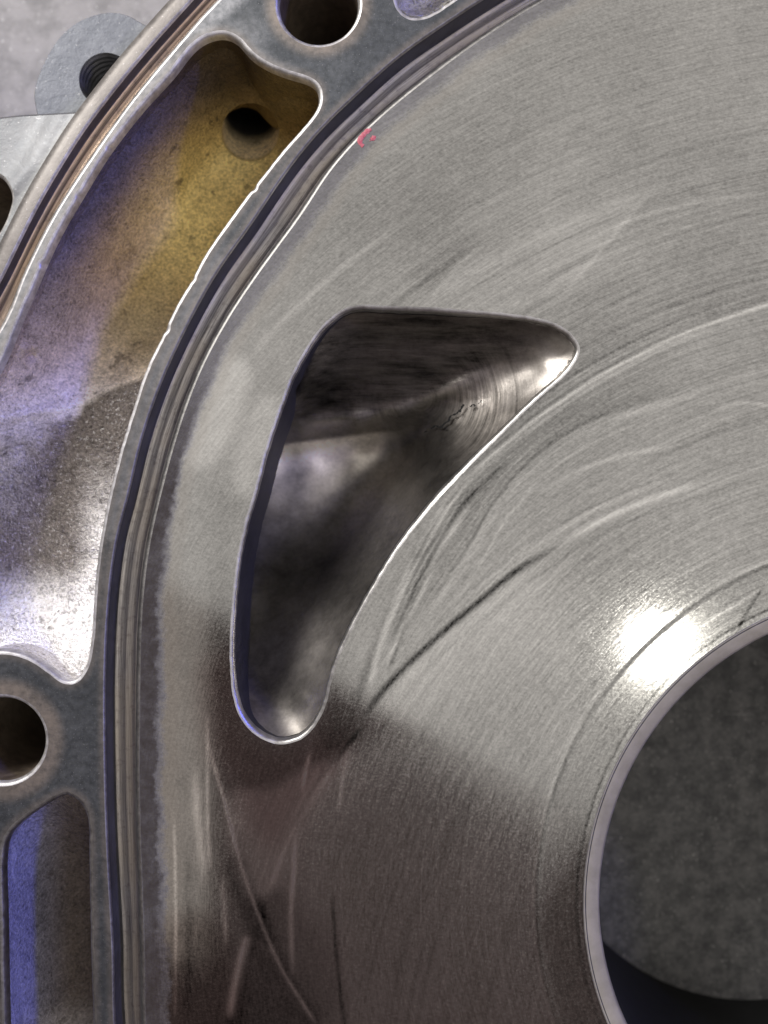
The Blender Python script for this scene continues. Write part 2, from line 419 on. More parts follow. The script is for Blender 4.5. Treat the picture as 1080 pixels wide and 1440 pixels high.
# bottom of the frame -> up the left side -> over the top; extension continues past the frame
A_vis = P(162,1440, 160,1340, 152,1190, 149,1090, 148,960, 152,860, 164,760, 180,700, 200,615, 230,530, 265,455, 307,380, 350,320, 404,240, 449,184, 508,127, 564,77, 627,33, 674,2)
A_ext = P(800,-72, 950,-135, 1262,-190, 1600,-130, 1950,80, 2200,430, 2330,800)
B_vis = P(202,1440, 200,1340, 195,1190, 193,1090, 194,960, 197,860, 207,770, 225,690, 250,600, 280,520, 320,445, 365,378, 425,296, 461,240, 508,187, 553,146, 627,88, 680,50, 740,12)
B_ext = P(850,-45, 980,-92, 1262,-145, 1590,-85, 1925,110, 2165,450, 2290,800)
A = spline(loop180(A_vis, A_ext), 3.5, True, 60)
B = spline(loop180(B_vis, B_ext), 3.5, True, 60)
# outer groove: bright outer line / inner step (land edge)
R_vis = P(-170,1440, -175,1200, -172,1000, -158,860, -135,720, -92,580, -45,475, 0,396, 31,332, 62,273, 92,223, 117,184, 150,140, 190,90, 240,33, 272,-2)
R_ext = P(370,-105, 500,-200, 690,-300, 950,-395, 1262,-445, 1600,-400, 2030,-180, 2380,220, 2600,700, 2690,960)
D_vis = P(-135,1440, -140,1200, -137,1000, -124,860, -100,720, -62,580, -22,500, 15,438, 27,402, 58,336, 81,294, 108,252, 133,215, 185,142, 243,72, 305,2)
D_ext = P(395,-78, 525,-168, 705,-265, 955,-358, 1262,-408, 1590,-362, 2005,-150, 2350,240, 2565,710, 2652,970)
R = spline(loop180(R_vis, R_ext), 4.0, True, 40)
D = spline(loop180(D_vis, D_ext), 4.0, True, 40)

K1 = spline(P(-78,660, -40,585, 0,512, 31,438, 47,402, 60,371, 83,323, 117,265, 150,212, 198,150, 240,104, 270,66, 290,52, 315,47, 335,56, 350,74, 370,89, 400,102, 430,111, 445,119, 450,132, 446,153, 425,180, 402,206, 365,252, 325,305, 290,355, 268,395, 245,435, 228,472, 205,520, 185,580, 167,640, 152,700, 142,752, 137,785, 132,835, 129,885, 122,932, 110,954, 95,959, 75,946, 50,928, 25,918, 0,915, -40,922, -85,905, -112,850, -108,760), 2.2, True, 20)
K2 = spline(P(97,1118, 115,1131, 123,1150, 125,1215, 127,1315, 131,1440, 134,1560, 128,1640, 90,1690, 40,1690, 14,1640, 8,1440, 5,1290, 4,1205, 10,1177, 30,1155, 55,1137, 75,1125, 87,1119), 2.2, True, 20)
K3 = spline(P(557,-5, 563,14, 573,22, 591,24, 612,15, 640,-4, 690,-38, 740,-78, 735,-130, 690,-160, 620,-110, 575,-55), 2.2, True, 20)
PORT = spline(P(600,437, 540,435, 501,434, 481,441, 460,458, 442,480, 426,506, 413,531, 400,564, 387,601, 374,643, 361,693, 350,730, 343,760, 336,800, 331,850, 328,905, 330,960, 336,992, 350,1018, 373,1036, 398,1042, 423,1034, 442,1014, 455,985, 463,951, 478,910, 500,866, 525,821, 556,771, 583,735, 612,700, 640,670, 674,635, 705,605, 740,570, 768,545, 790,526, 804,508, 811,491, 801,474, 783,461, 754,452, 715,446, 660,441), 2.2, True, 5)
def circle(c, r, n): t = np.linspace(0, 2*math.pi, n, endpoint=False); return np.stack([c[0]+r*np.cos(t), c[1]+r*np.sin(t)], 1)
BOLT1 = circle((3, 1041), 60, 160); BOLT2 = circle((448, 5), 56.5, 160)
BORE = circle(BC, 417, 900)

K1s, K2s, K3s = K1, K2, K3
K1 = nicked(K1, .28, ((355, 263, 2.8, 4), (234, 463, 3.2, 5), (152, 205, 2.5, 4), (60, 371, 3, 4), (110, 275, 2, 4), (270, 392, 2, 5)), 3)
K2 = nicked(K2, .4, ((94, 1121, 2, 3),), 4); K3 = nicked(K3, .6, (), 5); PORT = nicked(PORT, .35, (), 6)

# ------------------------------------------------------------------ the housing
ROOT = bpy.data.objects.new('engine_housing', None); C.objects.link(ROOT)
ROOT.location = (0, 0, -0.070)
ROOT['label'] = 'scratched metal rotary engine side housing with sickle-shaped intake port and round bore'
ROOT['category'] = 'engine part'
class Rel:                               # parts are written in world coordinates
    pass
_make = make
def make(name, verts, faces, mats, parent, smooth=True, midx=None, attrs=None, origin=None):
    o = _make(name, verts, faces, mats, parent, smooth, midx, attrs, origin)
    if parent is ROOT: o.location = Vector(o.location) - ROOT.location
    return o

FR = (-60, -60, 1140, 1500)

# ---- polished working face, with the rotor's wear and some painted sheen
STEP = circle(BC, 508, 900)
face_port = offset(PORT, -5); face_bore = offset(BORE, -25); face_out = offset(B, 3)
V, T = cdt(resample(face_out, 4, True), [resample(face_port, 3, True), resample(face_bore, 4, True)], 3.2, FR, 60)
x, y = V[:, 0], V[:, 1]
tone = np.zeros(len(V)); ruf = np.zeros(len(V)); tilt = np.zeros(len(V)); refl_tint = np.ones((len(V), 3))
near = (x > -100) & (x < 1180) & (y > -100) & (y < 1540)
vi = np.where(near)[0]; Q = V[vi]
def mark(pts, w, amp, side=0.0, sw=40.0, r=0.0, fade=(.12, .12), step=0.0):
    """a wear line: soft core of half-width w; `side` a one-sided fade to its right over sw px"""
    L = spline(P(*pts), 6, False, 3)
    d, t = pdist(Q, L, False, True); w = w*.72; amp = amp*1.25; side = side*1.25
    en = sst(0, fade[0], t)*sst(0, fade[1], 1-t)
    en = np.where((t <= 0) | (t >= 1), 0, en)
    g = np.exp(-(d/w)**2)*amp
    if side: g = g + np.where(d > 0, np.exp(-d/sw), np.exp(-(d/(w*1.2))**2))*side
    tone[vi] += g*en; ruf[vi] += r*np.exp(-(d/w)**2)*en
    if step: tilt[vi] += step*en*np.where(d > 0, np.exp(-d/sw), 0)
def patch(poly, amp, soft=14, r=0.0, col=None):
    L = spline(P(*poly), 8, True, 2); ins = pip(Q, L); d = pdist(Q, L, True)
    m = sst(-soft, soft, np.where(ins, d, -d))
    tone[vi] += amp*m; ruf[vi] += r*m
    if col is not None: refl_tint[vi] *= 1-m[:, None]*(1-np.array(col))  # red reflection tint painted over the face colour
# long arcs of the side seals, right half
mark((1130,412, 1080,428, 960,470, 850,525, 760,585, 690,642, 640,690), 3.5, .42, -.10, 60, -.02, (.02, .15))
mark((1010,545, 950,562, 840,596, 755,650, 700,712, 665,772, 600,870, 560,945), 8, .30, -.15, 60, 0, (.25, .3))
mark((1000,675, 920,700, 840,735, 775,772), 6, .34, 0, 40, 0, (.3, .3))
mark((800,760, 730,800, 675,845, 615,896, 540,970, 505,1020), 7, -.50, 0, 40, .02, (.25, .12))
mark((505,1020, 540,970, 615,896, 675,845, 730,800, 800,760), 5, 0, .14, 70, 0, (.1, .3))
mark((720,640, 655,700, 610,770, 570,850, 535,940), 9, -.22, 0, 40, 0, (.3, .2))
mark((668,700, 625,765, 590,835, 555,910, 540,950), 5, .20, .10, 25, 0, (.2, .2))
mark((640,745, 590,830, 560,905, 545,950), 4, -.28, 0, 30, 0, (.2, .1))
mark((590,775, 555,850, 530,920, 515,985), 6, .25, 0, 30, 0, (.2, .2))
mark((620,730, 580,800, 540,880, 510,960, 490,1010), 10, -.18, 0, 30, 0, (.2, .2))
mark((1110,800, 1060,835, 1000,872, 950,905), 3, .22, 0, 30, 0, (.2, .3))
mark((1080,815, 1050,862, 1030,900), 3, -.25, 0, 30, 0, (.2, .3))
mark((1000,580, 1040,566, 1100,575), 3, .16, 0, 20)
mark((980,620, 880,640, 800,668, 740,710), 5, .16, 0, 20, 0, (.3, .3))
mark((700,660, 640,725, 600,790), 4, .16, 0, 20, 0, (.3, .3))
mark((930,250, 880,310, 830,370, 780,430), 4, .07, .06, 70, 0, (.3, .3))
mark((1080,270, 980,285, 890,308, 800,350), 3, .14, 0, 20, 0, (.2, .4))
mark((690,330, 640,380, 600,425), 5, .14, -.07, 60, 0, (.4, .3))
for i in range(26):                       # faint concentric drag marks, upper right
    rr = 520+i*38+rng.uniform(-14, 14); a0 = rng.uniform(-2.55, -1.75); a1 = a0+rng.uniform(.15, .5)
    a = np.linspace(a0, a1, 9); wob = rng.uniform(-25, 25)
    pts = np.stack([BC[0]+rr*np.cos(a), BC[1]+(rr+wob*np.sin((a-a0)*3))*np.sin(a)], 1)
    mark(pts.ravel().tolist(), rng.uniform(2.5, 7), rng.uniform(-.16, .14), 0, 20, 0, (.4, .4))
for base in ((1130,412, 1080,428, 960,470, 850,525, 760,585, 690,642, 640,690), (1010,545, 950,562, 840,596, 755,650, 700,712, 665,772, 600,870, 560,945),
             (1080,640, 1000,675, 920,700, 840,735, 775,772, 730,800, 675,845, 615,896, 540,970), (720,640, 655,700, 610,770, 570,850, 535,940)):
    b = P(*base)                          # finer scratches running with each track
    for q in range(6):
        sh = rng.uniform(-24, 28); n0 = rng.integers(0, max(1, len(b)-5)); bb = b[n0:n0+rng.integers(5, 8)]+np.array([sh*.55, sh*.8])
        mark(bb.ravel().tolist(), rng.uniform(2.0, 3.0), rng.choice([-.12, .12, .15]), 0, 20, 0, (.35, .35))
# crossing seal tracks below the port
mark((290,1030, 304,1087, 317,1132, 334,1200, 352,1256, 375,1316, 397,1365, 420,1402, 448,1446), 3.5, .50, 0, 18, 0, (.15, .05))
mark((448,1446, 420,1402, 397,1365, 375,1316, 352,1256, 334,1200, 317,1150), 4, 0, -.16, 16, 0, (.05, .2))
mark((515,1015, 472,1069, 442,1106, 420,1144, 397,1189, 371,1256), 4.5, -.36, 0, 24, 0, (.12, .1))
mark((371,1256, 397,1189, 420,1144, 442,1106, 472,1069, 502,1027), 4, 0, .35, 20, 0, (.1, .2))
mark((437,1050, 430,1085, 423,1120), 4, .5, 0, 18, 0, (.3, .3))
mark((417,1160, 412,1237, 409,1294, 413,1390), 5, .42, 0, 18, 0, (.2, .3))
mark((492,1040, 482,1090, 476,1150), 4, .3, 0, 18, 0, (.3, .3))
mark((466,1240, 472,1331, 480,1406, 486,1450), 4, -.22, 0, 18, 0, (.2, .05))
patch((590,440, 690,345, 790,300, 880,315, 770,440), .07, 45)  # sheen gradient painted into the tone: soft light band, then a darker one
patch((480,300, 600,190, 760,120, 700,250, 560,380), -.05, 50)
mark((291,990, 292,1080, 292,1162, 298,1240), 3.5, .36, 0, 18, 0, (.2, .2))
mark((275,1060, 276,1130, 284,1200, 290,1260), 9, .28, 0, 18, 0, (.3, .3))
mark((312,1225, 316,1290, 318,1340), 5, .35, 0, 18, 0, (.3, .3))
mark((349,1312, 338,1350, 328,1395, 321,1440), 8, .55, 0, 18, 0, (.1, .2))
mark((244,1125, 247,1275, 246,1440), 2.5, .35, 0, 18, 0, (.2, .1))
mark((262,1180, 266,1300, 262,1440), 9, -.07, 0, 18, 0, (.2, .2))
patch((318,1140, 352,1262, 372,1262, 420,1150, 470,1075, 440,1075, 380,1110, 330,1110), .34, 12)
patch((352,1310, 330,1400, 325,1460, 460,1460, 420,1405, 385,1345), -.17, 14, -.02)
patch((320,1210, 334,1200, 385,1330, 352,1312, 334,1275), -.16, 8)
patch((285,935, 330,930, 345,1030, 400,1055, 450,1030, 490,1040, 470,1080, 420,1140, 380,1190, 330,1110, 296,1060), -.09, 26, -.02, (1.0, .92, .92))  # this patch and the next carry a painted dark red reflection
patch((230,1300, 300,1290, 330,1460, 215,1460), -.18, 25, 0, (1., .92, .90))
patch((468,985, 505,1000, 500,1050, 455,1060), -.15, 20)
# highlight painted as a bright panel left of the port, darker band below it
patch((322,500, 352,520, 318,625, 285,660, 262,650, 290,570), .22, 14)
patch((362,560, 395,560, 365,660, 345,700, 330,690), .16, 12)
patch((300,690, 345,700, 332,800, 325,900, 300,900, 290,800), -.09, 26)
patch((415,1260, 440,1130, 520,1040, 800,1160, 760,1300, 780,1460, 500,1460, 470,1330), .10, 30, .05)
# bore ring: slightly darker finely turned band round the bore with a scribed outer line
rb = np.hypot(x-BC[0], y-BC[1])
ring = sst(508, 503, rb); tone += -.06*ring; ruf += .03*ring
for rr, wd, am in ((508, 2.6, -.30), (512.5, 2.6, .22), (450.5, 2, -.35), (446.8, 1.6, .15)):
    tone += am*np.exp(-((rb-rr)/wd)**2)*(.5+.5*np.sin(np.arctan2(y-BC[1], x-BC[0])*3+1)**2)
tone *= 1+.25*sst(1020, 1150, y)*sst(540, 470, x)
swirl = np.clip(.25+.75*sst(300, 700, x)*sst(-100, 450, y), .2, 1); swirl *= np.where(x+0*y < 480, .6, 1)
dB = pdist(V, B[::2], True) if len(V) < 50000 else None
if dB is None:
    dB = np.full(len(V), 400.0); m = pip(V, offset(B, 0)) & (x < 1250) & (y < 1600)
    Bl = B[(B[:, 0] < 1250) & (B[:, 1] < 1600)]
    sel = np.where(m)[0]; dB[sel] = pdist(V[sel], Bl[::3], False)
dB = dB*(1-.28*sst(520, 1000, V[:, 1]))
zf = np.zeros(len(V))
zf -= .05*ring
make('working_face', world(V, zf), T, [M_face], ROOT, True, None,
     dict(tone=tone, ruf=ruf, seal=dB, carbon=(.5+.62*sst(330, 760, V[:, 1])), swirl=swirl, refl_tint=refl_tint), ((BC[0]-CX)*S, (CY-BC[1])*S, 0))

# ---- bore: pale chamfer lip, dark wall
ch = loft('bore_chamfer', [offset(BORE, d) for d in (-25, -23.7, -22, -20.5, -4, -.5, 1.0)], [-.05, -.02, -.12, -.15, -.55, -.9, -1.8], [M_ring, M_edge2, M_wall], ROOT, True, [1, 0, 2, 0, 0, 0])
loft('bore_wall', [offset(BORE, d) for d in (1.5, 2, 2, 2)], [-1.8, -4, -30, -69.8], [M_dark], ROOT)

# ---- intake port: rolled bright lip, runner surface
ang = np.arange(len(PORT))/len(PORT)*6.283
lw = 1+.28*np.sin(3*ang+.6)+.22*np.sin(7*ang+2)+.12*np.sin(17*ang)
lw *= np.where((PORT[:, 0] < 430) & (PORT[:, 1] < 980), .55, 1.0); lw = np.convolve(np.r_[lw[-20:], lw, lw[:20]], np.ones(41)/41, 'valid')
def var(d): return PORT+(offset(PORT, 1.0)-PORT)*(d*lw)[:, None]
lip = [offset(PORT, -5)]+[var(d) for d in (-2.8, -.4, .9, 1.8, 2.2, 2.4, 2.4)]
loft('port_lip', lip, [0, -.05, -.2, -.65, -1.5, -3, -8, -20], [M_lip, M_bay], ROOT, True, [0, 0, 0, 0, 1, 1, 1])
cp = np.array([ # picture x, y, depth mm
 480,448,-2.5, 540,440,-2.2, 600,442,-2.2, 660,446,-2.0, 715,452,-1.6, 760,460,-1.4, 800,480,-1.2, 455,475,-4, 440,500,-6, 425,530,-9, 412,560,-12,
 500,480,-7, 560,480,-7, 620,480,-6.5, 680,478,-5, 730,475,-3.5, 775,482,-2.4,
 470,540,-15, 530,540,-14.5, 590,535,-13, 640,522,-10.5, 690,505,-7.5, 740,490,-4.6, 780,500,-2.6, 770,515,-2.6, 800,505,-1.4,
 425,585,-21, 480,582,-20, 530,576,-19, 575,566,-17, 615,553,-14.5, 655,535,-11, 700,515,-7.8,
 425,600,-21.5, 500,598,-21, 560,588,-20, 610,572,-17,
 400,628,-30, 450,628,-30, 500,622,-29, 540,612,-28, 385,650,-31, 440,655,-30.5, 500,650,-30, 560,630,-27, 590,608,-23,
 372,700,-31, 430,700,-31, 500,695,-29, 560,670,-24, 600,640,-18.5, 620,605,-15.5, 350,760,-31,
 345,780,-30, 400,780,-29, 460,770,-26, 510,745,-21, 560,710,-14, 600,680,-9, 630,640,-10, 655,600,-11, 690,565,-9, 720,540,-6.8, 750,520,-4.6,
 612,702,-3, 645,668,-3, 680,632,-2.8, 710,602,-2.4, 745,568,-2, 780,537,-1.6, 700,585,-5, 670,620,-6, 740,550,-4,
 583,738,-3, 556,775,-3, 527,822,-3, 502,868,-3, 480,912,-3, 545,760,-9, 510,815,-10, 480,860,-9,
 338,850,-25, 380,860,-24, 430,860,-18, 465,870,-11, 335,930,-17, 370,930,-16, 410,935,-12, 445,935,-6.5, 462,950,-2.5,
 338,985,-8, 365,985,-9.5, 400,990,-7.5, 430,985,-4.5, 452,990,-2, 372,1018,-4.5, 400,1022,-3.8, 425,1016,-3, 350,1012,-3.5, 398,1038,-2, 373,1032,-2.2, 424,1031,-2, 338,1000,-4]).reshape(-1, 3)
def tps(cp):
    X = cp[:, :2]/100; n = len(X)
    def ker(a, b): d2 = ((a[:, None]-b[None])**2).sum(-1); return .5*d2*np.log(d2+1e-12)
    K = ker(X, X)+np.eye(n)*.02; Pm = np.hstack([np.ones((n, 1)), X])
    A_ = np.zeros((n+3, n+3)); A_[:n, :n] = K; A_[:n, n:] = Pm; A_[n:, :n] = Pm.T
    w_ = np.linalg.solve(A_, np.concatenate([cp[:, 2], np.zeros(3)]))
    def f(p):
        q = p/100; out = np.empty(len(q))
        for i in range(0, len(q), 20000):
            c = q[i:i+20000]; out[i:i+20000] = ker(c, X)@w_[:n]+w_[n]+c@w_[n+1:]
        return out
    return f
fz = tps(cp)
PO = offset(resample(PORT, 4, True), -4)
V, T = cdt(PO, [], 3.0)
z = np.minimum(fz(V), -.9)
LE = PORT[(PORT[:, 0] < 448) & (PORT[:, 1] > 470) & (PORT[:, 1] < 1000) & (PORT[:, 0] < 400+(560-PORT[:, 1])*.5)]
LE = LE[np.argsort(LE[:, 1])]; dl = pdist(V, LE); lim = -(4.0+.28*dl+.016*dl*dl)
z = 1.2*np.log(np.exp(z/1.2)+np.exp(np.maximum(lim, -60)/1.2)); z = np.minimum(z, -.9)
dpl = pdist(V, PORT[::2], True); ins = pip(V, PORT); z = np.where(ins, z, np.minimum(z, -1.6))
# edge of the ground ridge between the upper ledge and the runner
RID = spline(P(418,592, 470,590, 520,584, 570,572, 612,556, 650,538, 700,512), 5, False)
dr, tr = pdist(V, RID, False, True)
z += 1.1*np.exp(-(dr/9)**2)*sst(0, .1, tr)*sst(0, .25, 1-tr)
x, y = V[:, 0], V[:, 1]
z += .12*np.sin(y/9+x/70)*sst(0, 25, dpl)*(y < 560)
yr = np.interp(x, RID[:, 0], RID[:, 1]); bl = sst(4, -8, y-yr)            # 1 on the ledge above the ridge
ptone = .27*(1-bl)+.15*bl  # light and shade inside the port are painted into this tone
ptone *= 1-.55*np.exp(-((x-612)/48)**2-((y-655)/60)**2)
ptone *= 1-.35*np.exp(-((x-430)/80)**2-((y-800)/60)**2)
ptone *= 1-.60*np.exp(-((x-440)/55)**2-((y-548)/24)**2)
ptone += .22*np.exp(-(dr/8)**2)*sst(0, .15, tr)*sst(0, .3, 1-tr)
ptone += 1.15*np.exp(-np.clip(y-(630-.13*(x-400)), 0, 999)/36)*sst(622, 630, y+.13*(x-400))*sst(590, 440, x)*(1-bl)  # lit strip under the ledge, painted bright
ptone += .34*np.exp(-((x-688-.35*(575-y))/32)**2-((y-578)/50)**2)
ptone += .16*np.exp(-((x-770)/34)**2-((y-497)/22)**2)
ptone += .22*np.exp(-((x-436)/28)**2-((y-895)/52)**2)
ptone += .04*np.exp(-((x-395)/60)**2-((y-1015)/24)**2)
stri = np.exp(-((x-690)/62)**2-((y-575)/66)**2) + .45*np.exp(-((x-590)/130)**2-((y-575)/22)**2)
phase = np.hypot(x-590, y-560)/7.0
pl = plan(V, z)
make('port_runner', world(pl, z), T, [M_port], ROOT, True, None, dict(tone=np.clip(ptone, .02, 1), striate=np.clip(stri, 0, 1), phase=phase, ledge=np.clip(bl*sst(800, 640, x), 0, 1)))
# dark pits broken through where two cuts meet
Vp = []; Fp = []
for pts, ww in (((606,603, 613,599, 619,601, 626,595, 631,592, 633,586, 641,582, 646,578, 652,569), 1.5), ((661,572, 665,569, 668,571), 1.1), ((673,568, 677,563), .9), ((596,608, 601,606), .8), ((624,602, 629,601), 1.0)):
    L = spline(P(*pts), 2.0, False); n = len(L); t = np.gradient(L, axis=0); t /= np.linalg.norm(t, axis=1)[:, None]
    wv = (ww*(.35+rng.uniform(0, 1.1, n)))[:, None]; nr = np.stack([-t[:, 1], t[:, 0]], 1)
    k = len(Vp)
    for q in (L+nr*wv+rng.normal(0, .5, L.shape), L-nr*wv): zz = fz(q)+1.25; Vp += world(plan(q, zz), zz).tolist()
    Fp += [(k+i, k+i+1, k+n+i+1, k+n+i) for i in range(n-1)]
make('casting_pit', Vp, Fp, [M_dark], ROOT, False)

# ---- seal groove round the face, in from the land edge A to the face edge B
def ring_groove(name, outer, inner, depth, lipm, wallm, floorm, bank=0.0):
    """outer wall, floor, inner step as one lofted ring; inner resampled to match outer point by point"""
    n = len(outer); d = resample(inner, 1.5, True)
    idx = []; last = None
    I = np.empty_like(outer)
    for i in range(n):
        dd = ((d-outer[i])**2).sum(1); I[i] = d[dd.argmin()]
    for _ in range(6): I = (np.roll(I, 1, 0)+2*I+np.roll(I, -1, 0))/4
    n_ = I-outer; wd = np.linalg.norm(n_, axis=1)[:, None]; u = n_/wd
    prof = [(-3.5, 0, 0), (-1.6, -.08, 0), (0, -.5, 0), (.6, -1.0, 1), (1.0, -depth+.5, 1), (2.2, -depth, 1)]
    rings = [outer+u*o for o, _, _ in prof]; zs = [z for _, z, _ in prof]; sm = [m for _, _, m in prof[1:]]
    for f, dz in ((.2, 0), (.36, .03), (.39, .10), (.43, .04), (.56, .08), (.68, .1), (.715, .30), (.75, .12), (.83, .25), (.88, 1.0)):
        rings.append(outer+n_*f); zs.append(-depth+dz+bank*f); sm.append(2)
    rings.append(outer+n_-u*4.5); zs.append(-.9-.0*depth); sm.append(2)
    rings.append(outer+n_-u*3.2); zs.append(-.75); sm.append(0)
    rings.append(outer+n_-u*1.2); zs.append(-.28); sm.append(0)
    rings.append(outer+n_+u*1.0); zs.append(-.05); sm.append(0)
    rings.append(outer+n_+u*3.5); zs.append(0.0); sm.append(0)
    ac = np.concatenate([np.full(n, np.linalg.norm(r-outer, axis=1).mean()) for r in rings])
    al = np.tile(np.arange(n)*4.0, len(rings))
    return loft(name, rings, zs, [lipm, wallm, floorm], ROOT, True, sm, dict(across=ac, along=al))
ring_groove('seal_groove', A, B, 5.2, M_edge2, M_wall, M_mauve)
ring_groove('outer_groove', R, D, 2.5, M_edge, M_wall, M_copper)

# ---- joint face between the two grooves
lk = [offset(K, -5) for K in (K1, K2, K3)] + [offset(BOLT1, -5), offset(BOLT2, -5)]
land_out = offset(D, 3.0); land_in = offset(A, -3.2)
V, T = cdt(resample(land_out, 4, True), [resample(land_in, 4, True)] + [resample(l, 3, True) for l in lk], 5, (-150, -150, 760, 1560), 60)
x, y = V[:, 0], V[:, 1]
h = np.zeros(len(V))
for c, r0, r1 in (((3, 1041), 62, 86), ((448, 5), 58, 74)):
    r = np.hypot(x-c[0], y-c[1]); h = np.maximum(h, sst(r1+8, r1-12, r))
sel = (x < 900) & (y < 1600) & (x > -300)
dk = np.full(len(V), 99.); sv = np.where(sel)[0]
for K in (K1, K2): dk[sv] = np.minimum(dk[sv], pdist(V[sv], K[::3], True))
dA = np.full(len(V), 99.); Al = A[(A[:, 0] < 900) & (A[:, 1] < 1600)]; dA[sv] = pdist(V[sv], Al[::3])
h = np.maximum(h, .55*sst(14, 4, dA)); h = np.maximum(h, .5*sst(16, 5, dk))
halo = np.clip(h, 0, 1)
lite = .75*sst(60, 0, np.abs(pdist(V, D[::4], True)))*(y < 620) if len(V) < 60000 else np.zeros(len(V))
dD = np.full(len(V), 99.); Dl = D[(D[:, 0] < 700) & (D[:, 1] < 1600)]; dD[sv] = pdist(V[sv], Dl[::3])
lite = .95*sst(34, 16, dD)*(y < 700)
# pale smear beside the top pocket
lite = np.maximum(lite, .6*np.exp(-((x-345)/26)**2-((y-48)/22)**2)); lite = np.maximum(lite, .5*np.exp(-(pdist(V, spline(P(320,38, 352,60, 372,84, 410,104), 5, False))/9)**2))
lite = np.maximum(lite, .35*sst(160, 120, pdist(V, P(240,470, 165,700)))*sst(26, 10, dA)*(y > 300)*(y < 760))
make('joint_face', world(V, np.zeros(len(V))), T, [M_land], ROOT, True, None, dict(halo=halo, lite=lite))

# ---- bolt holes: bright edge, dark sleeve with a far bottom
for Bt in (BOLT1, BOLT2):
    o = loft('bolt_hole', [offset(Bt, d) for d in (-5, -2.6, -1, .4, 1.2, 1.6, 1.8, 1.8)], [0, -.06, -.25, -.7, -1.2, -3, -30, -60], [M_edge, M_hole], ROOT, True, [0, 0, 0, 0, 1, 1, 1], cap=True)

# ---- coolant pockets
def pocket(K, K0, floor_fn, paint, edge=M_edge, deep=-30, fine=3.0, holes=()):
    lipr = [offset(K, d) for d in (-5, -2.2, -.4, .9)] + [offset(K0, d) for d in (2.0, 2.6, 3.0, 3.0)]
    n = len(K)
    app = np.concatenate([plan(r, 0) for r in lipr]); zz = np.repeat([0, -.05, -.22, -.8, -1.8, -4, -12, deep], n)
    ap = np.stack([CX+(app[:, 0]-CX)*H/(H-zz*.001), CY+(app[:, 1]-CY)*H/(H-zz*.001)], 1)
    cst, bare = paint(ap, zz)
    o = loft('coolant_pocket', lipr, [0, -.05, -.22, -.8, -1.8, -4, -12, deep], [edge, M_cast], ROOT, True, [0, 0, 0, 0, 1, 1, 1], dict(stain_light=cst, bare=bare))
    KO = offset(resample(K, 4, True), -5)
    Vv, Tt = cdt(KO, list(holes), fine)
    zz = floor_fn(Vv); cst, bare = paint(Vv, zz)
    # the floor is a part of its own in the pocket
    fl = _make('pocket_floor', world(plan(Vv, zz), zz), Tt, [M_cast], o, True, None, dict(stain_light=cst, bare=bare))
    return o, fl

def fil(d, r): dd = np.clip(r-d, 0, r); return r-np.sqrt(np.maximum(r*r-dd*dd, 0))
def lumps(p, amp, sc, seed):
    r = np.random.default_rng(seed); out = np.zeros(len(p))
    for i in range(24):
        a = r.uniform(0, 6.283); f = sc*r.uniform(.5, 2.2); out += np.sin((p[:, 0]*math.cos(a)+p[:, 1]*math.sin(a))*f+r.uniform(0, 6.3))/(f/sc)
    return out*amp/5
EDGE1 = spline(P(230,522, 205,530, 175,538, 150,548, 120,563, 80,575, 40,582, 0,592, -60,600), 6, False)
cp1 = np.array([ 315,60,-14, 290,75,-18, 260,110,-20, 200,170,-18, 150,235,-18, 100,320,-17, 60,390,-16, 30,460,-15, 0,530,-12,
 330,100,-22, 290,150,-24, 230,220,-24, 180,300,-24, 130,390,-23, 90,470,-19, 40,540,-13, -20,560,-11,
 370,105,-8, 400,120,-7, 435,135,-7, 420,165,-14, 395,150,-13, 370,130,-17, 400,190,-24, 350,180,-27, 340,250,-27, 300,310,-27, 260,370,-26, 230,420,-25, 210,480,-22, 205,522,-17.0,
 160,490,-20, 120,530,-16, 170,520,-18, 90,560,-13.5,
 190,560,-16.6, 150,580,-15.2, 100,600,-14, 40,620,-13.2, -20,620,-13, 160,650,-15.2, 100,680,-14.6, 40,700,-14.2, -20,700,-14, -60,720,-14,
 140,720,-14.6, 90,760,-14.8, 40,780,-14.6, -20,800,-14.4, 128,800,-12.5, 128,860,-11, 80,830,-13.6, 30,840,-13.4, -20,850,-13, 115,920,-7.5, 90,900,-9.5, 60,890,-10, 20,880,-10, -30,880,-9.5, 60,925,-6, 20,905,-7.5, 95,950,-4, -80,800,-13, -90,880,-8]).reshape(-1, 3)
f1 = tps(cp1)
def floor1(p):
    z = np.minimum(f1(p), -2.5)
    oe = spline(P(-40,585, 0,512, 47,402, 83,323, 150,212, 198,150, 240,104, 270,66, 290,52, 318,48), 8, False)
    do = pdist(p, oe); lim = -(2.0+.115*do+.0007*do*do)
    k_ = 2.5; z = k_*np.log(np.exp(z/k_)+np.exp(lim/k_))*1.0
    z = np.minimum(z, -2.5); z += lumps(p, .16, .09, 5)
    d, t = pdist(p, EDGE1, False, True)
    z += .45*np.exp(-(d/7)**2)*sst(0, .3, 1-t)
    z -= 1.6*np.exp(-((p[:, 0]-44)/7)**2-((p[:, 1]-500)/8)**2); z += .8*np.exp(-((p[:, 0]-36)/6)**2-((p[:, 1]-492)/7)**2)
    hole = np.hypot((p[:, 0]-353)/39, (p[:, 1]-186)/40)
    return z
def blend(base, m, c): return base*(1-m[:, None])+np.array(c)*m[:, None]
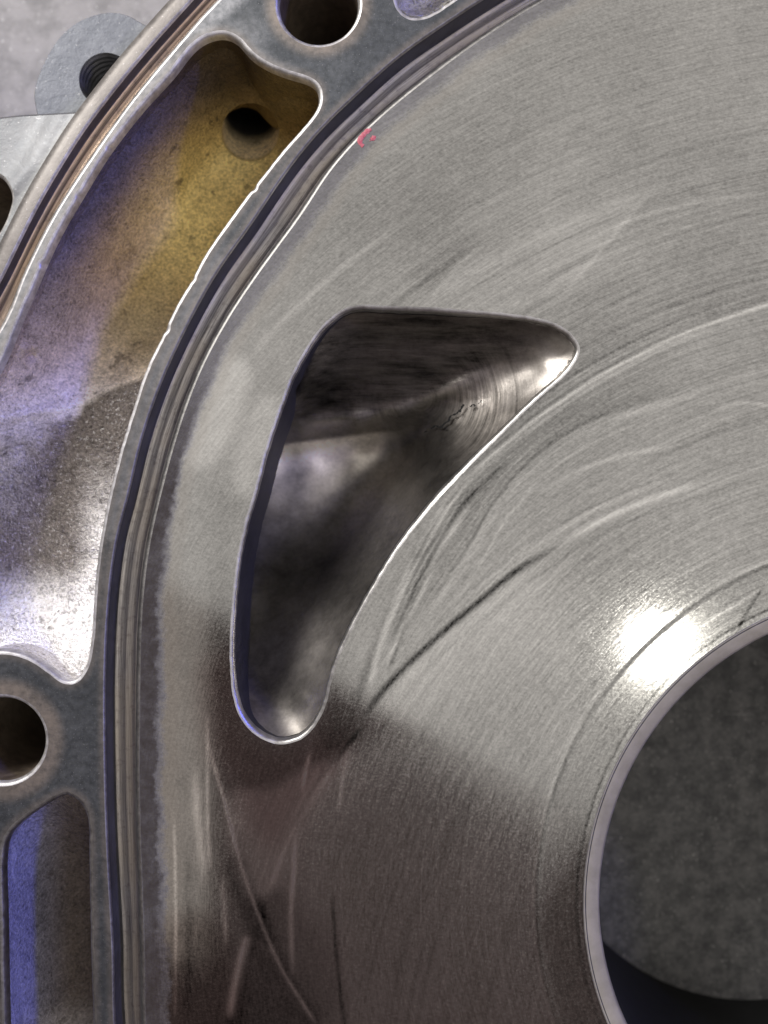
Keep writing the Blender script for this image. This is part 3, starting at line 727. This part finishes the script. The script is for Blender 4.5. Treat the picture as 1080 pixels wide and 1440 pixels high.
def paint1(p, z):
    x, y = p[:, 0], p[:, 1]
    c = np.tile(np.array([.34, .235, .09]), (len(p), 1))
    dl = np.full(len(p), 80.); Kl = K1[(K1[:, 0] < 300) & (K1[:, 1] < 560)]
    # yellow coolant residue, brown scale above, blue-black light and shade painted on the outer wall, bare alloy with painted highlights below
    u = (x-250)*.55+(y-300)*.83
    c = blend(c, np.exp(-((x-275)/85)**2-((y-330)/110)**2), (.78, .63, .26))
    c = blend(c, .9*np.exp(-((x-345)/50)**2-((y-235)/40)**2), (.88, .72, .32))
    c = blend(c, .92*sst(205, 105, y+.15*(x-300)), (.045, .031, .018))
    c = blend(c, .8*sst(345, 385, x)*sst(220, 150, y), (.17, .125, .045))
    e = (x*.83+y*.56)                      # distance-like coordinate from the outer wall
    c = blend(c, .92*sst(70, 190, y)*sst(348, 268, e+.02*y)*sst(560, 380, y), (.065, .065, .125))  # dark blue cast of the outer wall painted into the colour
    c = blend(c, .6*np.exp(-((x-75)/55)**2-((y-440)/60)**2), (.26, .21, .15))
    c = blend(c, .55*np.exp(-((x-215)/60)**2-((y-470)/50)**2), (.42, .36, .17))
    d, t = pdist(p, EDGE1, False, True)    # + above the edge when it runs right to left
    ww = 7+60*sst(150, 40, x); lower = sst(-.35, 1, (y-np.interp(x, EDGE1[::-1, 0], EDGE1[::-1, 1])+lumps(p, 9, .16, 31)*sst(170, 90, x))/ww)
    up = np.exp(-np.clip(-(y-np.interp(x, EDGE1[::-1, 0], EDGE1[::-1, 1])), 0, 999)/72)
    c = blend(c, np.clip(up*(1-.55*sst(120, 200, x)), 0, 1), (.88, .82, .80))  # pale highlight on the slope painted in
    low = np.tile(np.array([.25, .222, .2]), (len(p), 1))
    wht = np.clip(sst(95, 150, x)*sst(610, 760, y)*.9 + sst(785, 850, y) + .6*np.exp(-((x+10)/50)**2-((y-640)/90)**2), 0, 1)  # bright fillets: highlights painted onto the alloy colour
    low = blend(low, wht, (.86, .83, .81))
    c = c*(1-lower[:, None])+low*lower[:, None]
    bare = np.clip(np.maximum(up*.45, lower*.9), 0, 1)
    return c, bare
HO = circle((352, 186), 41, 90)*1.0
pk, fl1 = pocket(K1, K1s, floor1, paint1, holes=(HO,))
# drilled passage opening in the pocket floor, leaning away under the joint face
zr = floor1(HO); rings = []; zs = []
for dz, sx, sy, k_ in ((0, 0, 0, 1), (-.5, -.3, -2.5, .985), (-1.5, -1, -10, .97), (-5, -4, -37, .97), (-10, -8, -75, .97), (-16, -12, -120, .97), (-20, -15, -150, .97)):
    q = plan(HO, zr); c0 = q.mean(0); q = c0+(q-c0)*k_+np.array([sx, sy]); rings.append(q); zs.append(zr+dz)
n = len(HO); cc = np.tile(np.array([.80, .66, .42]), (n*len(rings), 1)); cc[:n*2] = (.55, .43, .20); cc[n*4:] = (.035, .032, .03)  # far rings painted dark for the shade inside the passage
dp = loft('drilled_passage', rings, zs, [M_cast], None, True, None, dict(stain_light=cc, bare=np.full(len(cc), .05)), cap=True)
dp.parent = pk

cp2 = np.array([ 97,1126,-4, 115,1145,-5, 60,1150,-8, 20,1185,-3.5, 34,1180,-6, 100,1180,-14, 60,1200,-12, 110,1250,-20, 60,1260,-14, 36,1260,-8, 18,1260,-3.4, 20,1350,-3.5, 36,1350,-8, 60,1350,-14, 85,1350,-18.5, 110,1350,-21, 20,1440,-3.8, 36,1440,-8, 64,1440,-14, 110,1440,-19, 120,1560,-18, 60,1560,-14, 30,1560,-7]).reshape(-1, 3)
f2 = tps(cp2)
def floor2(p): return np.minimum(f2(p), -2.2)+lumps(p, .12, .12, 9)
def paint2(p, z):
    x, y = p[:, 0], p[:, 1]
    c = np.tile(np.array([.13, .105, .09]), (len(p), 1))
    c = blend(c, sst(105, 12, x), (.32, .33, .46)); c = blend(c, .6*sst(1390, 1460, y)*sst(20, 90, x), (.45, .42, .40))  # blue light on the left wall painted into the colour
    return c, sst(100, 30, x)*.15+.1
pocket(K2, K2s, floor2, paint2, M_edge2, -26, 3.5)
def floor3(p): return np.full(len(p), -9.0)+lumps(p, .3, .1, 3)+fil(pdist(p, K3[::2], True), 14)*.25
def paint3(p, z): return np.tile(np.array([.52, .50, .44]), (len(p), 1)), np.full(len(p), .75)
pocket(K3, K3s, floor3, paint3, M_edge, -14, 4)

# ---- outer rim / skirt and the cast flange, slot and lug beyond it
fo = offset(R, -3.2)
loft('outer_skirt', [fo, offset(R, -14), offset(R, -26), offset(R, -30), offset(R, -31)], [0, -.1, -.6, -2.5, -69], [M_skirt], ROOT)
FL = spline(P(-330,180, -150,174, -20,169, 30,164, 65,162, 100,160, 128,157, 141,146, 136,152, 108,182, 54,268, -10,392, -58,474, -108,585, -165,690, -330,640), 4, True, 3)
SLOT = spline(P(-60,250, -20,244, 0,248, 10,259, 16,275, 12,296, 0,323, -25,350, -60,345, -75,300), 3, True, 3)
V, T = cdt(FL, [offset(SLOT, -4)], 5)
Rl = R[(R[:, 0] < 900) & (R[:, 1] < 1500)]
d = pdist(V, Rl[::2]); z = -1.4-3.4*(1-np.exp(-np.clip(d-10, 0, 999)/45)) + lumps(V, .10, .05, 8)
ln = pdist(V, P(85,158, 40,235, -30,320, -90,420)); z += .55*np.exp(-(ln/13)**2)
fl = make('flange', world(plan(V, z), z), T, [M_flange], ROOT, True)
for lp, zz, nm, mt in ((FL, -5, 'flange_side', M_flange),):
    dd = pdist(lp, Rl[::2]); z0 = -1.4-3.4*(1-np.exp(-np.clip(dd-10, 0, 999)/45))
    loft(nm, [plan(lp, z0), plan(offset(lp, -1.5), z0-.5), plan(offset(lp, -2), z0-14)], [z0, z0-.5, z0-14], [M_flange], ROOT)
dd = pdist(SLOT, Rl[::2]); z0 = -1.4-3.4*(1-np.exp(-np.clip(dd-10, 0, 999)/45))
sl = [plan(offset(SLOT, d_), z0) for d_ in (-4, -1.5, .5, 1.5, 1.5)]
loft('flange_slot', sl, [z0, z0-.15, z0-.8, z0-3, z0-25], [M_edge, M_hole], ROOT, True, [0, 0, 1, 1], cap=True)

LZ = -17.0
LUG = spline(P(57,168, 51,150, 49,133, 52,115, 57,101, 69,76, 84,53, 107,33, 129,23, 156,18, 178,22, 196,32, 240,60, 235,120, 190,165, 130,185, 80,185), 3, True, 4)
LH = circle((149, 112), 38, 90)
lug_p = plan(LUG, LZ); lh_p = plan(LH, LZ)
V, T = cdt(lug_p, [lh_p], 8)
lug = make('mounting_lug', world(V, LZ+0*V[:, 0]), T, [M_lug, M_flange], ROOT, False)
def sub(parent, name, rings, zs, mats, seg=None, cap=False):
    n = len(rings[0]); o = loft(name, rings, zs, mats, None, True, seg, None, cap); o.parent = parent
    o.location = (0, 0, 0); return o
sub(lug, 'lug_side', [lug_p, offset(lug_p, -1.5), offset(lug_p, -4), offset(lug_p, -4)], [LZ, LZ-.3, LZ-1.5, LZ-30], [M_lug])
rings = []; zs = []
for i in range(64):                       # screw thread: ridges down the hole
    f = i/63; rings.append(offset(lh_p, 1.0 + 2.6*(.5-.5*math.cos(i*2*math.pi/8)))); zs.append(LZ-f*12.5)
rings.insert(0, lh_p); zs.insert(0, LZ)
sub(lug, 'thread', rings, [LZ]+[zz-.25 for zz in zs[1:]], [metal('dark_thread', (.16, .16, .165), (.32, .32, .325), .42, .8, .2)], None, True)

# ---- red paint mark on the face edge (two strokes of a broken C)
def stroke(pts, wid, zz):
    L = spline(P(*pts), 1.0, False, 2); t = np.gradient(L, axis=0); t /= np.linalg.norm(t, axis=1)[:, None]
    nrm = np.stack([-t[:, 1], t[:, 0]], 1); n = len(L)
    ww = (np.interp(np.linspace(0, 1, n), np.linspace(0, 1, len(wid)), wid)+rng.normal(0, .5, n))[:, None]
    a = L+nrm*ww; b = L-nrm*ww
    rows = [a, L+nrm*ww*.6, L-nrm*ww*.6, b]; zr = [zz-.02, zz+.05, zz+.05, zz-.02]
    V = np.concatenate([world(r, q) for r, q in zip(rows, zr)]); F = []
    for j in range(3):
        for i in range(n-1): F.append((j*n+i, j*n+i+1, (j+1)*n+i+1, (j+1)*n+i))
    return V.tolist(), F
Vs, Fs = [], []
for pts, wd in (((522,182, 516,185, 510,191, 506,197, 507,202, 511,206), (2, 3.6, 3.4, 3.8, 3.2, 2.4)), ((526,191, 525,195, 521,196), (2.2, 3.4, 2.0)), ((521,196, 520,199), (.9, .5))):
    v, f = stroke(pts, wd, .06); k = len(Vs); Vs += v; Fs += [tuple(i+k for i in q) for q in f]
make('paint_mark', Vs, Fs, [M_paint], ROOT, True)

# ------------------------------------------------------------------ floor
g = 24; xs = np.linspace(-3, 3, g+1)
V = np.array([(a, b, -0.070) for b in xs for a in xs]); F = [(j*(g+1)+i, j*(g+1)+i+1, (j+1)*(g+1)+i+1, (j+1)*(g+1)+i) for j in range(g) for i in range(g)]
fo = _make('floor', V, F, [M_conc], None, True); fo['kind'] = 'structure'

def mat_bore_shade():
    k = NT('speckled_floor_shade'); o = k.obj()
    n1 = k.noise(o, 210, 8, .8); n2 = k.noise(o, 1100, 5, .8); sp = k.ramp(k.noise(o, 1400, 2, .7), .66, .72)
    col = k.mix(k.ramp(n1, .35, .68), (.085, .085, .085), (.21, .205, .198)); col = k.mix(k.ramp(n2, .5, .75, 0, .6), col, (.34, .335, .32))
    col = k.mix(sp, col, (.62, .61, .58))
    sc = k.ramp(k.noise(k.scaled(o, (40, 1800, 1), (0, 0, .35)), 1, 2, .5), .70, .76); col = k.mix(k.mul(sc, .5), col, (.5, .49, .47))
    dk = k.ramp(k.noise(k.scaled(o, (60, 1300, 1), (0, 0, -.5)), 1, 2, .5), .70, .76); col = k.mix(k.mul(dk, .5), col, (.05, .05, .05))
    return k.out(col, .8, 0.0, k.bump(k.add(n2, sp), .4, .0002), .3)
M_shade_sheet = mat_bore_shade()
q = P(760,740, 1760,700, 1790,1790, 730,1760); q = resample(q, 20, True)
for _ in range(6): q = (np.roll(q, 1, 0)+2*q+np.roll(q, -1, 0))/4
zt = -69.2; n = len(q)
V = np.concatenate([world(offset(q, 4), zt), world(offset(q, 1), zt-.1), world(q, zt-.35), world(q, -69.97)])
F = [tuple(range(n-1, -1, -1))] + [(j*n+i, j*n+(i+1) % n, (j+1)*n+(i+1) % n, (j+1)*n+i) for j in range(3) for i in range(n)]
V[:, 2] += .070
mo = _make('bore_shade_sheet', V, F, [M_shade_sheet], None, False); mo.location = (0, 0, -.070)  # added dark sheet imitating the shaded floor inside the bore
mo['label'] = 'dark speckled sheet added under the housing, standing in for the shaded floor in the round bore'; mo['category'] = 'shade stand-in'
